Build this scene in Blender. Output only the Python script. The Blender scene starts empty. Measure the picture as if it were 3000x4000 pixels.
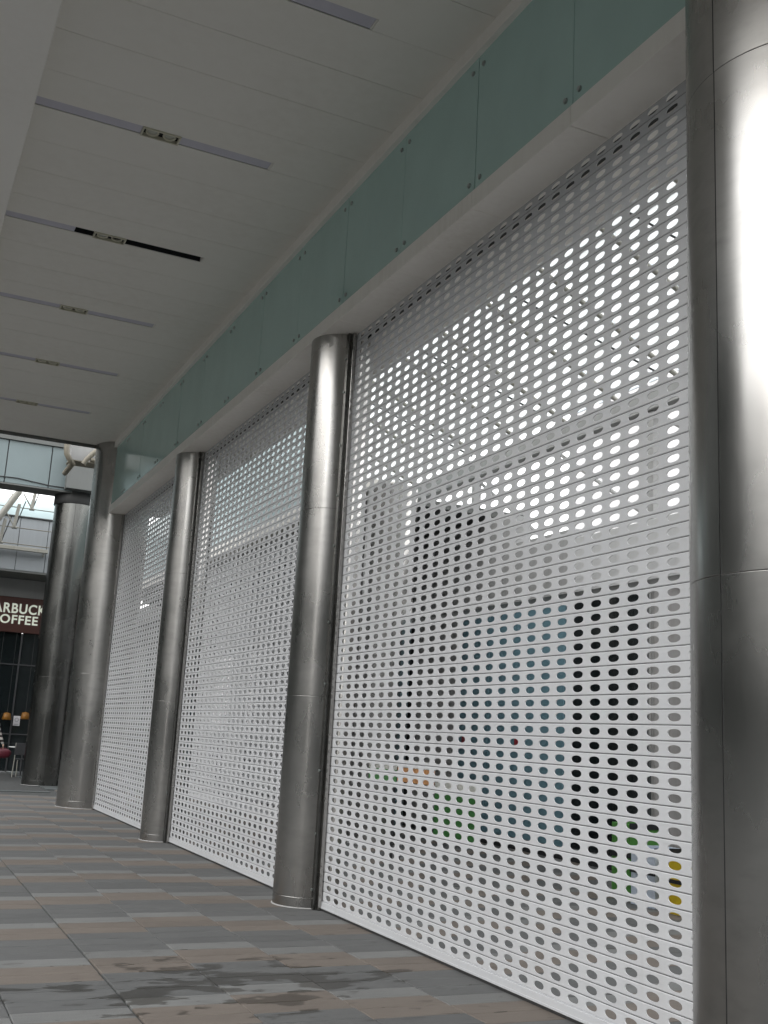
import bpy, bmesh, math, random
from mathutils import Vector, Matrix
random.seed(7)
R = math.radians
sc = bpy.context.scene
C = sc.collection

# ------------------------------------------------------------------ camera
cam_d = bpy.data.cameras.new('camera'); cam = bpy.data.objects.new('camera', cam_d); C.objects.link(cam)
cam_d.sensor_fit = 'VERTICAL'; cam_d.sensor_height = 32.0; cam_d.lens = 4146.99 / 4000 * 32.0
cam_d.clip_start = 0.05; cam_d.clip_end = 2000
yaw, pitch, roll = R(24.73855), R(12.06880), R(3.11206)
fw = Vector((math.sin(yaw) * math.cos(pitch), math.cos(yaw) * math.cos(pitch), math.sin(pitch)))
rt = Vector((math.cos(yaw), -math.sin(yaw), 0)); up = rt.cross(fw)
r2 = rt * math.cos(roll) + up * math.sin(roll); u2 = -rt * math.sin(roll) + up * math.cos(roll)
M = Matrix((r2, u2, -fw)).transposed().to_4x4(); M.translation = Vector((-3.6749, 0, 1.4470))
cam.matrix_world = M
sc.camera = cam

# ------------------------------------------------------------------ sky and sun (overcast)
SUN_EL, SUN_AZ = R(26), R(258)          # azimuth clockwise from +Y
w = bpy.data.worlds.new('World'); sc.world = w; w.use_nodes = True
nt = w.node_tree; nt.nodes.clear()
sky = nt.nodes.new('ShaderNodeTexSky'); sky.sky_type = 'NISHITA'; sky.sun_disc = False
sky.sun_elevation = SUN_EL; sky.sun_rotation = SUN_AZ; sky.air_density = 2.0; sky.dust_density = 1.0; sky.ozone_density = 1.0
hs = nt.nodes.new('ShaderNodeHueSaturation'); hs.inputs['Saturation'].default_value = 0.18
bg = nt.nodes.new('ShaderNodeBackground'); bg.inputs['Strength'].default_value = 0.15
wo = nt.nodes.new('ShaderNodeOutputWorld')
cl = nt.nodes.new('ShaderNodeMix'); cl.data_type = 'RGBA'; cl.inputs[0].default_value = 0.55      # even cloud layer over the whole dome
cl.inputs[7].default_value = (5.6, 5.65, 5.75, 1)
nt.links.new(sky.outputs[0], hs.inputs['Color']); nt.links.new(hs.outputs[0], cl.inputs[6]); nt.links.new(cl.outputs[2], bg.inputs['Color']); nt.links.new(bg.outputs[0], wo.inputs['Surface'])
sl = bpy.data.lights.new('sun', 'SUN'); sl.energy = 0.5; sl.angle = R(60); sl.color = (1.0, 0.985, 0.965)
so = bpy.data.objects.new('sun', sl); C.objects.link(so)
sd = Vector((math.sin(SUN_AZ) * math.cos(SUN_EL), math.cos(SUN_AZ) * math.cos(SUN_EL), math.sin(SUN_EL)))
so.rotation_euler = sd.to_track_quat('Z', 'Y').to_euler(); so.location = (-20, -10, 40)
vs = sc.view_settings
vs.view_transform = 'Standard'; vs.look = 'None'; vs.gamma = 1.0; vs.use_curve_mapping = False; vs.exposure = 1.88
sc.cycles.max_bounces = 10; sc.cycles.diffuse_bounces = 6; sc.cycles.glossy_bounces = 5; sc.cycles.transparent_max_bounces = 16

# ------------------------------------------------------------------ materials
MATS = {}
def newmat(name):
    m = bpy.data.materials.new(name); m.use_nodes = True
    b = m.node_tree.nodes['Principled BSDF']; MATS[name] = m
    return m, m.node_tree, b
def N(t, kind, **kw):
    n = t.nodes.new(kind)
    for k, v in kw.items():
        if k.startswith('i_'): n.inputs[k[2:]].default_value = v
        else: setattr(n, k, v)
    return n
def mathn(t, op, a, b=None, clamp=False):
    n = t.nodes.new('ShaderNodeMath'); n.operation = op; n.use_clamp = clamp
    for i, v in enumerate((a, b)):
        if v is None: continue
        if isinstance(v, (int, float)): n.inputs[i].default_value = v
        else: t.links.new(v, n.inputs[i])
    return n.outputs[0]
def maprange(t, v, a, b, c, d):
    n = t.nodes.new('ShaderNodeMapRange'); n.clamp = True
    t.links.new(v, n.inputs[0])
    for i, x in enumerate((a, b, c, d)): n.inputs[i + 1].default_value = x
    return n.outputs[0]
def mixc(t, fac, a, b, mode='MIX'):
    n = t.nodes.new('ShaderNodeMix'); n.data_type = 'RGBA'; n.blend_type = mode
    for s, v in ((0, fac), (6, a), (7, b)):
        if isinstance(v, (int, float)): n.inputs[s].default_value = v
        elif isinstance(v, tuple): n.inputs[s].default_value = (*v, 1)
        else: t.links.new(v, n.inputs[s])
    return n.outputs[2]
def coords(t, kind='pos', scale=(1, 1, 1)):
    if kind == 'pos': s = t.nodes.new('ShaderNodeNewGeometry').outputs['Position']
    else: s = t.nodes.new('ShaderNodeTexCoord').outputs['Object']
    mp = t.nodes.new('ShaderNodeMapping'); mp.inputs['Scale'].default_value = scale
    t.links.new(s, mp.inputs[0]); return mp.outputs[0]
def noise(t, co, scale, detail=4, rough=0.55):
    n = t.nodes.new('ShaderNodeTexNoise'); n.inputs['Scale'].default_value = scale
    n.inputs['Detail'].default_value = detail; n.inputs['Roughness'].default_value = rough
    t.links.new(co, n.inputs['Vector']); return n.outputs['Fac']
def paint(name, col, rough=0.5, dirt=0.12, scale=1.5, spec=0.5, metallic=0.0, streak=True, bump=0.0):
    """painted / plain surface with slight vertical dirt streaks, clouding and uneven gloss"""
    m, t, b = newmat(name)
    co = coords(t); n1 = noise(t, co, scale, 5)
    n2 = noise(t, coords(t, scale=(9, 9, 0.5) if streak else (5, 5, 5)), 2.0, 4)
    f = mathn(t, 'MULTIPLY', maprange(t, n1, .35, .75, 0, 1), maprange(t, n2, .35, .7, .2, 1))
    dk = tuple(c * (1 - dirt * k) for c, k in zip(col, (1.6, 1.75, 2.0)))
    t.links.new(mixc(t, f, col, dk), b.inputs['Base Color'])
    t.links.new(maprange(t, n2, .3, .7, rough - .06, rough + .08), b.inputs['Roughness'])
    b.inputs['Metallic'].default_value = metallic; b.inputs['Specular IOR Level'].default_value = spec
    if bump:
        bp = t.nodes.new('ShaderNodeBump'); bp.inputs['Strength'].default_value = bump; bp.inputs['Distance'].default_value = .01
        t.links.new(noise(t, co, scale * 12, 6), bp.inputs['Height']); t.links.new(bp.outputs[0], b.inputs['Normal'])
    return m
def steel(name, col, rough):
    m, t, b = newmat(name)
    co = coords(t)
    fine = noise(t, coords(t, scale=(14, 14, 1.0)), 3.0, 2)
    cl = noise(t, coords(t, scale=(1.2, 1.2, .7)), 1.6, 4)
    smear = noise(t, coords(t, scale=(4, 4, 9)), 1.3, 5)
    f = mathn(t, 'MULTIPLY', maprange(t, cl, .4, .7, 0, 1), maprange(t, smear, .45, .75, 0, 1))
    dk = tuple(c * .62 for c in col)
    t.links.new(mixc(t, mathn(t, 'MULTIPLY', f, .6), col, dk), b.inputs['Base Color'])
    b.inputs['Metallic'].default_value = 1.0
    r0 = mathn(t, 'ADD', maprange(t, cl, .3, .7, rough - .06, rough + .07), maprange(t, fine, .3, .7, -.004, .004))
    t.links.new(r0, b.inputs['Roughness'])
    return m
def stone(name, col, col2):
    m, t, b = newmat(name)
    co = coords(t)
    oi = t.nodes.new('ShaderNodeObjectInfo')
    grain = noise(t, co, 130, 3, .7); cloud = noise(t, coords(t, scale=(1.2, 3.5, 1)), 2.2, 5, .6); vein = noise(t, coords(t, scale=(1.5, 22, 1)), 2.0, 5, .65)
    c = mixc(t, maprange(t, cloud, .35, .7, 0, 1), col, col2)
    c = mixc(t, maprange(t, vein, .5, .75, 0, .35), c, tuple(x * .6 for x in col))
    br = mathn(t, 'ADD', maprange(t, grain, .3, .7, .86, 1.12), maprange(t, oi.outputs['Random'], 0, 1, -.10, .10))
    c = mixc(t, 1.0, c, mixc(t, br, (0, 0, 0), (1, 1, 1)), 'MULTIPLY')
    # spilled water lying round the near joints: darker and glossier stone
    sx = t.nodes.new('ShaderNodeSeparateXYZ'); t.links.new(t.nodes.new('ShaderNodeNewGeometry').outputs['Position'], sx.inputs[0])
    dx = mathn(t, 'MULTIPLY', mathn(t, 'ADD', sx.outputs[0], 1.50), 0.95)
    dy = mathn(t, 'MULTIPLY', mathn(t, 'ADD', sx.outputs[1], -6.40), 1.7)
    d = mathn(t, 'SQRT', mathn(t, 'ADD', mathn(t, 'MULTIPLY', dx, dx), mathn(t, 'MULTIPLY', dy, dy)))
    wn = noise(t, coords(t, scale=(1.5, 3.4, 1)), 1.7, 5, .55)
    wet = maprange(t, mathn(t, 'SUBTRACT', wn, mathn(t, 'MULTIPLY', d, .14)), .425, .437, 0, 1)
    sp = noise(t, coords(t, scale=(2.0, 4.5, 1)), 2.1, 4, .5)
    spot = maprange(t, sp, .665, .69, 0, .6)
    sp2 = noise(t, coords(t, scale=(3.0, 6, 1)), 3.7, 4, .5)
    spot = mathn(t, 'MAXIMUM', spot, maprange(t, sp2, .70, .72, 0, .55))
    wet = mathn(t, 'MAXIMUM', wet, spot)
    c = mixc(t, mathn(t, 'MULTIPLY', wet, .76), c, mixc(t, 1.0, c, (.22, .20, .17), 'MULTIPLY'))
    t.links.new(c, b.inputs['Base Color'])
    b.inputs['Specular IOR Level'].default_value = .28
    dry = maprange(t, cloud, .3, .7, .68, .85)
    rr = t.nodes.new('ShaderNodeMix'); rr.data_type = 'FLOAT'
    t.links.new(wet, rr.inputs[0]); t.links.new(dry, rr.inputs[2]); rr.inputs[3].default_value = .52
    t.links.new(rr.outputs[0], b.inputs['Roughness'])
    bp = t.nodes.new('ShaderNodeBump'); bp.inputs['Strength'].default_value = .25; bp.inputs['Distance'].default_value = .004
    t.links.new(grain, bp.inputs['Height']); t.links.new(bp.outputs[0], b.inputs['Normal'])
    return m
def glassy(name, col, rough=.06, spec=.6, dirt=.1):
    m, t, b = newmat(name)
    n1 = noise(t, coords(t, scale=(1, 1, 1)), .9, 5)
    n2 = noise(t, coords(t, scale=(1.2, 1.2, .8)), 1.3, 5)
    t.links.new(mixc(t, maprange(t, n2, .35, .75, 0, 1), col, tuple(c * (1 - dirt) for c in col)), b.inputs['Base Color'])
    t.links.new(maprange(t, n1, .3, .7, max(.02, rough - .03), rough + .05), b.inputs['Roughness'])
    b.inputs['Specular IOR Level'].default_value = spec
    return m
def slat_paint(name, col):
    m = paint(name, col, .36, .05, 1.1); t = m.node_tree; b = t.nodes['Principled BSDF']
    src = b.inputs['Base Color'].links[0].from_socket
    oi = t.nodes.new('ShaderNodeObjectInfo')
    sc2 = noise(t, coords(t, scale=(1, 1.2, 14)), 2.5, 4)
    k = mathn(t, 'ADD', maprange(t, oi.outputs['Random'], 0, 1, .955, 1.0), maprange(t, sc2, .55, .8, 0, -.07))
    t.links.new(mixc(t, 1.0, src, mixc(t, k, (0, 0, 0), (1, 1, 1)), 'MULTIPLY'), b.inputs['Base Color'])
    return m
WHITE_SLAT = slat_paint('white_slat', (.55, .556, .57))
CLAD = paint('white_cladding', (.87, .84, .79), .5, .08, 1.3)
CEIL = paint('ceiling_white', (.76, .74, .69), .55, .05, .8, streak=False)
CEIL2 = paint('bulkhead_white', (.84, .82, .78), .55, .04, .8, streak=False)
COVER = paint('lilac_cover', (.50, .49, .56), .4, .05, 2.0, streak=False)
CREAM = paint('cream_frame', (.55, .53, .42), .45, .1, 4.0, streak=False)
DARK = paint('dark_void', (.018, .019, .021), .7, .1, 3)
GROOVE = paint('dark_groove', (.05, .05, .05), .7, .1, 3)
JOINT = paint('slat_joint', (.14, .14, .145), .7, .1, 3)
RAILD = paint('dark_rail', (.10, .10, .105), .38, .1, 3, metallic=.7)
STEEL = steel('stainless', (.41, .40, .385), .27)
STEEL_SHADED = steel('stainless_shaded', (.15, .15, .143), .26)  # same steel, with the shade under the bridge put into its colour
TEAL = glassy('teal_glass', (.46, .65, .61), .13, .6)
TEAL2 = glassy('pale_teal_panel', (.17, .21, .215), .35, .4)
BOLT = paint('bolt_steel', (.36, .40, .39), .35, .1, 6, metallic=.8)
LENS = glassy('lamp_lens', (.42, .42, .36), .2, .5)
S_DARK = stone('stone_dark_grey', (.102, .103, .102), (.124, .125, .123))
S_LIGHT = stone('stone_light_grey', (.158, .159, .155), (.184, .185, .180))
S_PINK = stone('stone_pink', (.142, .121, .104), (.167, .144, .124))
GROUND = paint('ground_asphalt', (.055, .057, .056), .8, .12, .5, streak=False, bump=.2)
DARKPAV = paint('dark_paving', (.085, .095, .095), .55, .15, .8, streak=False)
SHOPD = glassy('dark_shop_glass', (.012, .016, .017), .05, .6)
BLUEP = glassy('blue_teal_panel', (.15, .27, .32), .25, .5)
GREYP = paint('grey_panel', (.34, .34, .335), .5, .12, 1.2)
LGREY = paint('light_grey_panel', (.52, .52, .515), .5, .08, 1.2)
WWALL = paint('pale_wall_panel', (.30, .32, .335), .5, .08, 1.0)
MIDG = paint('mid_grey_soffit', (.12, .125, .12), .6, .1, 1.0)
SIGNB = paint('sign_brown', (.075, .018, .010), .45, .15, 2)
LETTER = newmat('letter_white')[0]
_b = LETTER.node_tree.nodes['Principled BSDF']; _b.inputs['Base Color'].default_value = (.8, .82, .72, 1)
_b.inputs['Emission Color'].default_value = (.85, .9, .75, 1); _b.inputs['Emission Strength'].default_value = .10
WSTEEL = paint('white_steel', (.36, .35, .31), .45, .12, 3)
PIPE = paint('cream_pipe', (.22, .20, .155), .5, .15, 5)
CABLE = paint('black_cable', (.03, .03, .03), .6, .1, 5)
YELLOW = paint('amber_shade', (.24, .10, .008), .5, .1, 4)
PAPER = paint('paper', (.62, .60, .62), .6, .05, 6)
INK = paint('grey_ink', (.25, .26, .26), .6, .05, 6)
GREEN = paint('green_print', (.05, .22, .05), .5, .1, 5)
ORANGE = paint('orange_print', (.75, .30, .12), .5, .1, 5)
BWALL = paint('pale_render', (.46, .46, .465), .7, .12, .3)
BWALL2 = paint('grey_render', (.05, .056, .05), .7, .12, .3)
BGLASS = glassy('blue_window', (.34, .38, .42), .08, .6)
BARK = paint('bark', (.07, .05, .035), .8, .2, 4)
CANOPYG = glassy('pale_canopy_glass', (.45, .56, .57), .25, .5)
CORR = paint('corrugated_grey', (.36, .35, .345), .5, .2, 3)

FROST, _t, _b = newmat('frosted_roof_glass')
_t.nodes.remove(_b)
_tl = _t.nodes.new('ShaderNodeBsdfTranslucent'); _tl.inputs['Color'].default_value = (.72, .73, .72, 1)
_tp = _t.nodes.new('ShaderNodeBsdfTransparent'); _tp.inputs['Color'].default_value = (.9, .92, .91, 1)
_gl = _t.nodes.new('ShaderNodeBsdfGlossy'); _gl.inputs['Roughness'].default_value = .2
_m1 = _t.nodes.new('ShaderNodeMixShader'); _m2 = _t.nodes.new('ShaderNodeMixShader'); _m2.inputs[0].default_value = .06
_t.links.new(maprange(_t, noise(_t, coords(_t, scale=(1.5, 1.5, 1.5)), 1.5, 4), .35, .65, .18, .45), _m1.inputs[0])
_t.links.new(_tl.outputs[0], _m1.inputs[1]); _t.links.new(_tp.outputs[0], _m1.inputs[2]); _t.links.new(_m1.outputs[0], _m2.inputs[1]); _t.links.new(_gl.outputs[0], _m2.inputs[2])
_t.links.new(_m2.outputs[0], _t.nodes['Material Output'].inputs['Surface'])

# ------------------------------------------------------------------ builders
def mesh_obj(name, me, mat, parent=None):
    o = bpy.data.objects.new(name, me); C.objects.link(o)
    if mat and not me.materials: me.materials.append(mat)
    if parent: o.parent = parent
    return o
def tag(o, label, cat, group=None):
    o['label'] = label; o['category'] = cat
    if group: o['group'] = group
    return o
def struct(o): o['kind'] = 'structure'; return o
def stuff(o): o['kind'] = 'stuff'; return o
def thing(name, label, cat, loc=(0, 0, 0), group=None):
    o = bpy.data.objects.new(name, None); C.objects.link(o); o.location = loc; o.empty_display_size = .2
    return tag(o, label, cat, group)
class MB:
    """collects shapes (world coordinates) and links them as one mesh, local to its parent"""
    def __init__(s): s.v = []; s.f = []; s.sm = []
    def add(s, vs_, fs, smooth=False):
        k = len(s.v); s.v += [Vector(v) for v in vs_]; s.f += [tuple(i + k for i in f) for f in fs]; s.sm += [smooth] * len(fs)
        return s
    def box(s, x0, x1, y0, y1, z0, z1, ch=0.0):
        if ch <= 0:
            v = [(x, y, z) for z in (z0, z1) for y in (y0, y1) for x in (x0, x1)]
            return s.add(v, [(0, 2, 3, 1), (4, 5, 7, 6), (0, 1, 5, 4), (2, 6, 7, 3), (0, 4, 6, 2), (1, 3, 7, 5)])
        bm = bmesh.new(); bmesh.ops.create_cube(bm, size=1)
        for q in bm.verts: q.co = Vector(((x0 + x1) / 2 + q.co.x * (x1 - x0), (y0 + y1) / 2 + q.co.y * (y1 - y0), (z0 + z1) / 2 + q.co.z * (z1 - z0)))
        bmesh.ops.bevel(bm, geom=bm.edges[:], offset=ch, segments=1, affect='EDGES')
        bm.verts.index_update(); s.add([q.co.copy() for q in bm.verts], [tuple(q.index for q in f.verts) for f in bm.faces]); bm.free(); return s
    def tube(s, pts, r, n=10, caps=True):
        pts = [Vector(p) for p in pts]; rs = r if isinstance(r, (list, tuple)) else [r] * len(pts)
        rings = []; nrm = None
        for i, p in enumerate(pts):
            d = (pts[min(i + 1, len(pts) - 1)] - pts[max(i - 1, 0)]).normalized()
            if nrm is None: nrm = d.orthogonal().normalized()
            nrm = (nrm - d * nrm.dot(d)).normalized(); b = d.cross(nrm)
            rings.append([p + (nrm * math.cos(2 * math.pi * k / n) + b * math.sin(2 * math.pi * k / n)) * rs[i] for k in range(n)])
        v = [q for r_ in rings for q in r_]
        f = [(i * n + k, i * n + (k + 1) % n, (i + 1) * n + (k + 1) % n, (i + 1) * n + k) for i in range(len(pts) - 1) for k in range(n)]
        s.add(v, f, True)
        if caps: s.add(rings[0], [tuple(range(n))[::-1]]); s.add(rings[-1], [tuple(range(n))])
        return s
    def lathe(s, cx, cy, prof, n=64, a0=0.0, a1=2 * math.pi, smooth=True):
        full = abs(a1 - a0 - 2 * math.pi) < 1e-6; m = n if full else n + 1
        v = []
        for r, z in prof:
            for k in range(m):
                a = a0 + (a1 - a0) * k / n; v.append((cx + r * math.cos(a), cy + r * math.sin(a), z))
        f = []
        for i in range(len(prof) - 1):
            for k in range(n):
                k2 = (k + 1) % m
                f.append((i * m + k, i * m + k2, (i + 1) * m + k2, (i + 1) * m + k))
        return s.add(v, f, smooth)
    def build(s, name, mat, parent=None):
        off = Vector(parent.matrix_world.translation) if parent else Vector()
        if parent: # matrix_world is not refreshed yet: sum locations
            off = Vector(); q = parent
            while q: off += q.location; q = q.parent
        me = bpy.data.meshes.new(name); me.from_pydata([tuple(v - off) for v in s.v], [], s.f)
        me.polygons.foreach_set('use_smooth', s.sm); me.update()
        return mesh_obj(name, me, mat, parent)
def box(name, mat, parent, *a, ch=0.0): return MB().box(*a, ch=ch).build(name, mat, parent)

# ================================================================== SETTING
H = 5.205; HC = 6.565
# ground, one sheet out to the horizon
struct(box('ground', GROUND, None, -900, 900, -900, 900, -1.0, -.012))
# paved walkway: slabs 0.21 deep, 0.6 long, in columns set off against one another
pav = struct(bpy.data.objects.new('pavement', None)); C.objects.link(pav)
PER, ST = 1.26, .21
def slab_mesh(name, w_, d_, mat):
    bm = bmesh.new(); c = .004; h = .03
    v = [bm.verts.new(p) for p in [(-w_/2, -d_/2, -h), (w_/2, -d_/2, -h), (w_/2, d_/2, -h), (-w_/2, d_/2, -h),
         (-w_/2, -d_/2, -c), (w_/2, -d_/2, -c), (w_/2, d_/2, -c), (-w_/2, d_/2, -c),
         (-w_/2+c, -d_/2+c, 0), (w_/2-c, -d_/2+c, 0), (w_/2-c, d_/2-c, 0), (-w_/2+c, d_/2-c, 0)]]
    for a in (0, 4):
        for k in range(4): bm.faces.new((v[a+k], v[a+(k+1) % 4], v[a+4+(k+1) % 4], v[a+4+k]))
    bm.faces.new(v[8:12]); me = bpy.data.meshes.new(name); bm.to_mesh(me); bm.free(); me.materials.append(mat); return me
COLX = [-4.64, -4.05, -3.45, -2.85, -2.245, -1.65, -1.06, -.50, .10]        # joints across
OFFS = [.30, .10, -.08, 0.0, .18, .36, .12, -.12]
SM = {}
cand = []
for ci in range(len(COLX) - 1):
    x0, x1 = COLX[ci], COLX[ci + 1]
    g0 = .013 if ci == 4 else .004
    base = 7.22 + OFFS[ci]
    k = -14
    while True:
        # strips going away from the camera: pink, pink, light, dark, dark, dark
        y0 = base - .62 + k * ST; k += 1
        if y0 > 22.4: break
        if y0 < 3.2: continue
        kind = [S_PINK, S_PINK, S_LIGHT, S_DARK, S_DARK, S_DARK][(k - 1) % 6]
        cx, cy = (x0 + x1) / 2, y0 + ST / 2
        v = Vector((cx, cy, 0)) - M.translation
        px = 1500 + 4147 * v.dot(r2) / v.dot(fw) if v.dot(fw) > .1 else -9e9
        py = 2000 - 4147 * v.dot(u2) / v.dot(fw) if v.dot(fw) > .1 else -9e9
        vis = -250 < px < 2400 and py < 4150
        cand.append((0 if vis else 1, v.length, ci, x0 + g0 / 1.0, x1 - .0015, y0, kind))
cand.sort(key=lambda c: (c[0], c[1]))
rest = {}
for n_, (nv, dist, ci, x0, x1, y0, kind) in enumerate(cand):
    key = (ci, kind.name)
    dz = random.uniform(-.0012, .0012)
    if nv == 0 and n_ < 300:
        if key not in SM: SM[key] = slab_mesh('slab', x1 - x0, ST - .004, kind)
        o = mesh_obj('slab', SM[key], None, pav); o.location = ((x0 + x1) / 2, y0 + ST / 2, dz)
        o.rotation_euler = (random.uniform(-.002, .002), random.uniform(-.001, .001), 0)
    else:
        rest.setdefault(kind.name, MB()).box(x0, x1, y0 + .002, y0 + ST - .002, -.03, dz)
for kn, mb in rest.items(): stuff(mb.build('slab_field', MATS[kn], pav))
# paving on the far side of the shutters, same stone
back = {}
for ci in range(11):
    x0 = .10 + ci * .6; off = random.choice([0, .21, .42, .63])
    for k in range(110):
        y0 = 2.5 + off + k * ST
        kind = [S_PINK, S_PINK, S_LIGHT, S_DARK, S_DARK, S_DARK][k % 6]
        back.setdefault(kind.name, MB()).box(x0 + .002, x0 + .598, y0 + .002, y0 + ST - .002, -.03, random.uniform(-.001, .001))
for kn, mb in back.items(): stuff(mb.build('slab_field', MATS[kn], pav))
# dark floor sheet for the cafe terrace and the drain slot across the walk
sl_t = struct(box('terrace', DARKPAV, None, -.06, 6.5, 24.4, 40, -.03, .012))
tag(box('drain_channel', DARKPAV, None, -8, -.1, 23.55, 23.85, -.03, .004), 'dark drain strip across the walk beside the distant columns', 'drain')

# ---------------------------------------------------------------- ceiling with sunk light slots
ceil = struct(bpy.data.objects.new('ceiling', None)); C.objects.link(ceil)
XL = -3.148; XR = -.30
lights_y = [6.355, 8.643, 10.931, 13.219, 15.507, 17.795]
PW = .572; yj = 8.71
n0 = -26
k = n0
while True:
    ya = yj + k * PW; yb = ya + PW; k += 1
    if ya > 19.8: break
    yb = min(yb, 19.86)
    strip = [ly for ly in lights_y if ya + .01 < ly < yb]
    dz = random.uniform(0, .002); g = .0035
    mb = MB()
    if strip:
        s0 = yb - .135
        mb.box(XL, XR, ya + g, s0, HC + dz, HC + .02)
        mb.box(-1.03, XR, s0, yb - g * .2, HC + dz, HC + .02)
    else:
        mb.box(XL, XR, ya + g, yb, HC + dz, HC + .02, ch=.002)
    mb.build('ceiling_panel', CEIL, ceil)
struct_top = box('ceiling_deck', DARK, ceil, -4.05, .9, -6.5, 19.88, HC + .16, HC + .3)
box('ceiling_edge', MIDG, ceil, XL - .6, -.31, 19.862, 19.93, HC - .05, HC + .16)
bulk = struct(box('bulkhead', CEIL2, None, -4.05, -3.15, -6.5, 19.86, 6.40, HC + .155, ch=.006))
def light_strip(ly, i):
    t = thing('light_strip', '', 'light', (-2.05, ly, HC))
    y0, y1 = ly - .0665, ly + .0665
    box('housing', DARK, t, -3.146, -1.032, y0 + .001, y1 - .001, HC + .085, HC + .11)
    box('side_wall', DARK, t, -3.146, -1.032, y1 - .004, y1 - .001, HC + .006, HC + .084)
    zc = HC + .005
    segs = [(-3.145, -2.235), (-1.895, -1.05)]
    if i == 2: segs = [(-3.145, -2.43)]
    for a, b in segs: box('cover_plate', COVER, t, a, b, y0 + .004, y1 - .006, zc, zc + .006)
    box('end_cap', CEIL, t, -1.048, -1.034, y0 + .003, y1 - .003, HC + .001, HC + .05)
    cx = -2.065
    fr = MB()
    fr.box(cx - .17, cx + .17, y0 - .006, y0 + .008, HC - .012, HC + .02); fr.box(cx - .17, cx + .17, y1 - .008, y1 + .006, HC - .012, HC + .02)
    fr.box(cx - .17, cx - .155, y0 + .008, y1 - .008, HC - .012, HC + .02); fr.box(cx + .155, cx + .17, y0 + .008, y1 - .008, HC - .012, HC + .02)
    fr.build('lamp_frame', CREAM, t)
    box('lamp_tray', DARK, t, cx - .152, cx + .152, y0 + .009, y1 - .009, HC + .03, HC + .036)
    for s in (-1, 1):
        cxx = cx + s * .076
        lp = MB().lathe(cxx, ly, [(.056, HC + .029), (.060, HC + .006), (.054, HC - .002), (.044, HC + .010)], 28).build('lamp', CREAM, t)
        if not (i == 2 and s == 1): MB().lathe(cxx, ly, [(.044, HC + .012), (.03, HC + .006), (.0001, HC + .003)], 28).build('lens', LENS, lp)
    return t
LL = ['lilac ceiling light strip cut by the top edge of the photo',
      'lilac ceiling light strip with twin lamps, second from the top of the photo',
      'ceiling light strip with its cover missing, showing a dark slot',
      'lilac ceiling light strip just beyond the one with the missing cover',
      'lilac ceiling light strip, second from the far end of the ceiling',
      'lilac ceiling light strip nearest the far edge of the ceiling']
for i, ly in enumerate(lights_y):
    light_strip(ly, i)['label'] = LL[i]
    bpy.context.scene.objects

# ---------------------------------------------------------------- lintel beam, glass band and top trim
XF = -.283
lin = thing('lintel_beam', 'long white clad beam running above the perforated shutters', 'beam', (0, 4, H))
yj = [19.33 - .0] ; j = 4.93 - 1.22
fj = []
while j < 19.3: fj.append(j); j += 1.22
fj = [2.6] + fj[0:] + [19.33]
for a, b in zip(fj[:-1], fj[1:]):
    d = random.uniform(0, .002)
    box('fascia_panel', CLAD, lin, XF - d, .06, a + .0025, b - .0025, H + random.uniform(0, .0015), 5.345, ch=.003)
box('soffit_board', CLAD, lin, .20, .66, 2.6, 19.3, H + .03, 5.36)
box('beam_core', GROOVE, lin, XF + .03, .60, 2.6, 19.32, H + .06, 5.34)
# the wall behind the glass band
band = thing('glass_band', 'band of teal glass panes bolted above the white beam', 'glass band', (-.25, 4, 5.36))
gj = [2.6]; j = 4.95 - 1.22
while j < 19.2: gj.append(j); j += 1.215
gj.append(19.36)
for a, b in zip(gj[:-1], gj[1:]):
    if b - a < .2: continue
    tl = random.uniform(-.002, .002)
    p = MB(); p.box(-.256 + tl, -.244 + tl, a + .004, b - .004, 5.335, 6.47, ch=.0015)
    pane = p.build('glass_pane', TEAL, band)
    for yb_ in (a + .075, b - .075):
        for zb in (5.435, 6.355):
            bt = MB(); rx = -.256 + tl
            bt.add([(rx - .012, yb_ + .017 * math.cos(q * math.pi / 4), zb + .017 * math.sin(q * math.pi / 4)) for q in range(8)] +
                   [(rx - .0005, yb_ + .021 * math.cos(q * math.pi / 4), zb + .021 * math.sin(q * math.pi / 4)) for q in range(8)],
                   [tuple(range(8))[::-1]] + [(q, (q + 1) % 8, 8 + (q + 1) % 8, 8 + q) for q in range(8)])
            bt.build('bolt', BOLT, pane)
box('back_wall', GREYP, band, -.02, .62, 2.6, 19.28, 5.362, HC + .155)
box('joint_backing', GROOVE, band, -.235, -.232, 2.6, 19.4, 5.34, 6.47)
tr = thing('ceiling_trim', 'narrow white trim between the ceiling and the teal glass', 'trim', (-.29, 4, 6.5))
tj = [2.6, 5.4, 8.3, 11.2, 14.1, 17.0, 19.4]
for a, b in zip(tj[:-1], tj[1:]): box('trim_board', CLAD, tr, -.303, -.24, a + .001, b - .001, 6.452, HC + .01, ch=.003)

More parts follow.
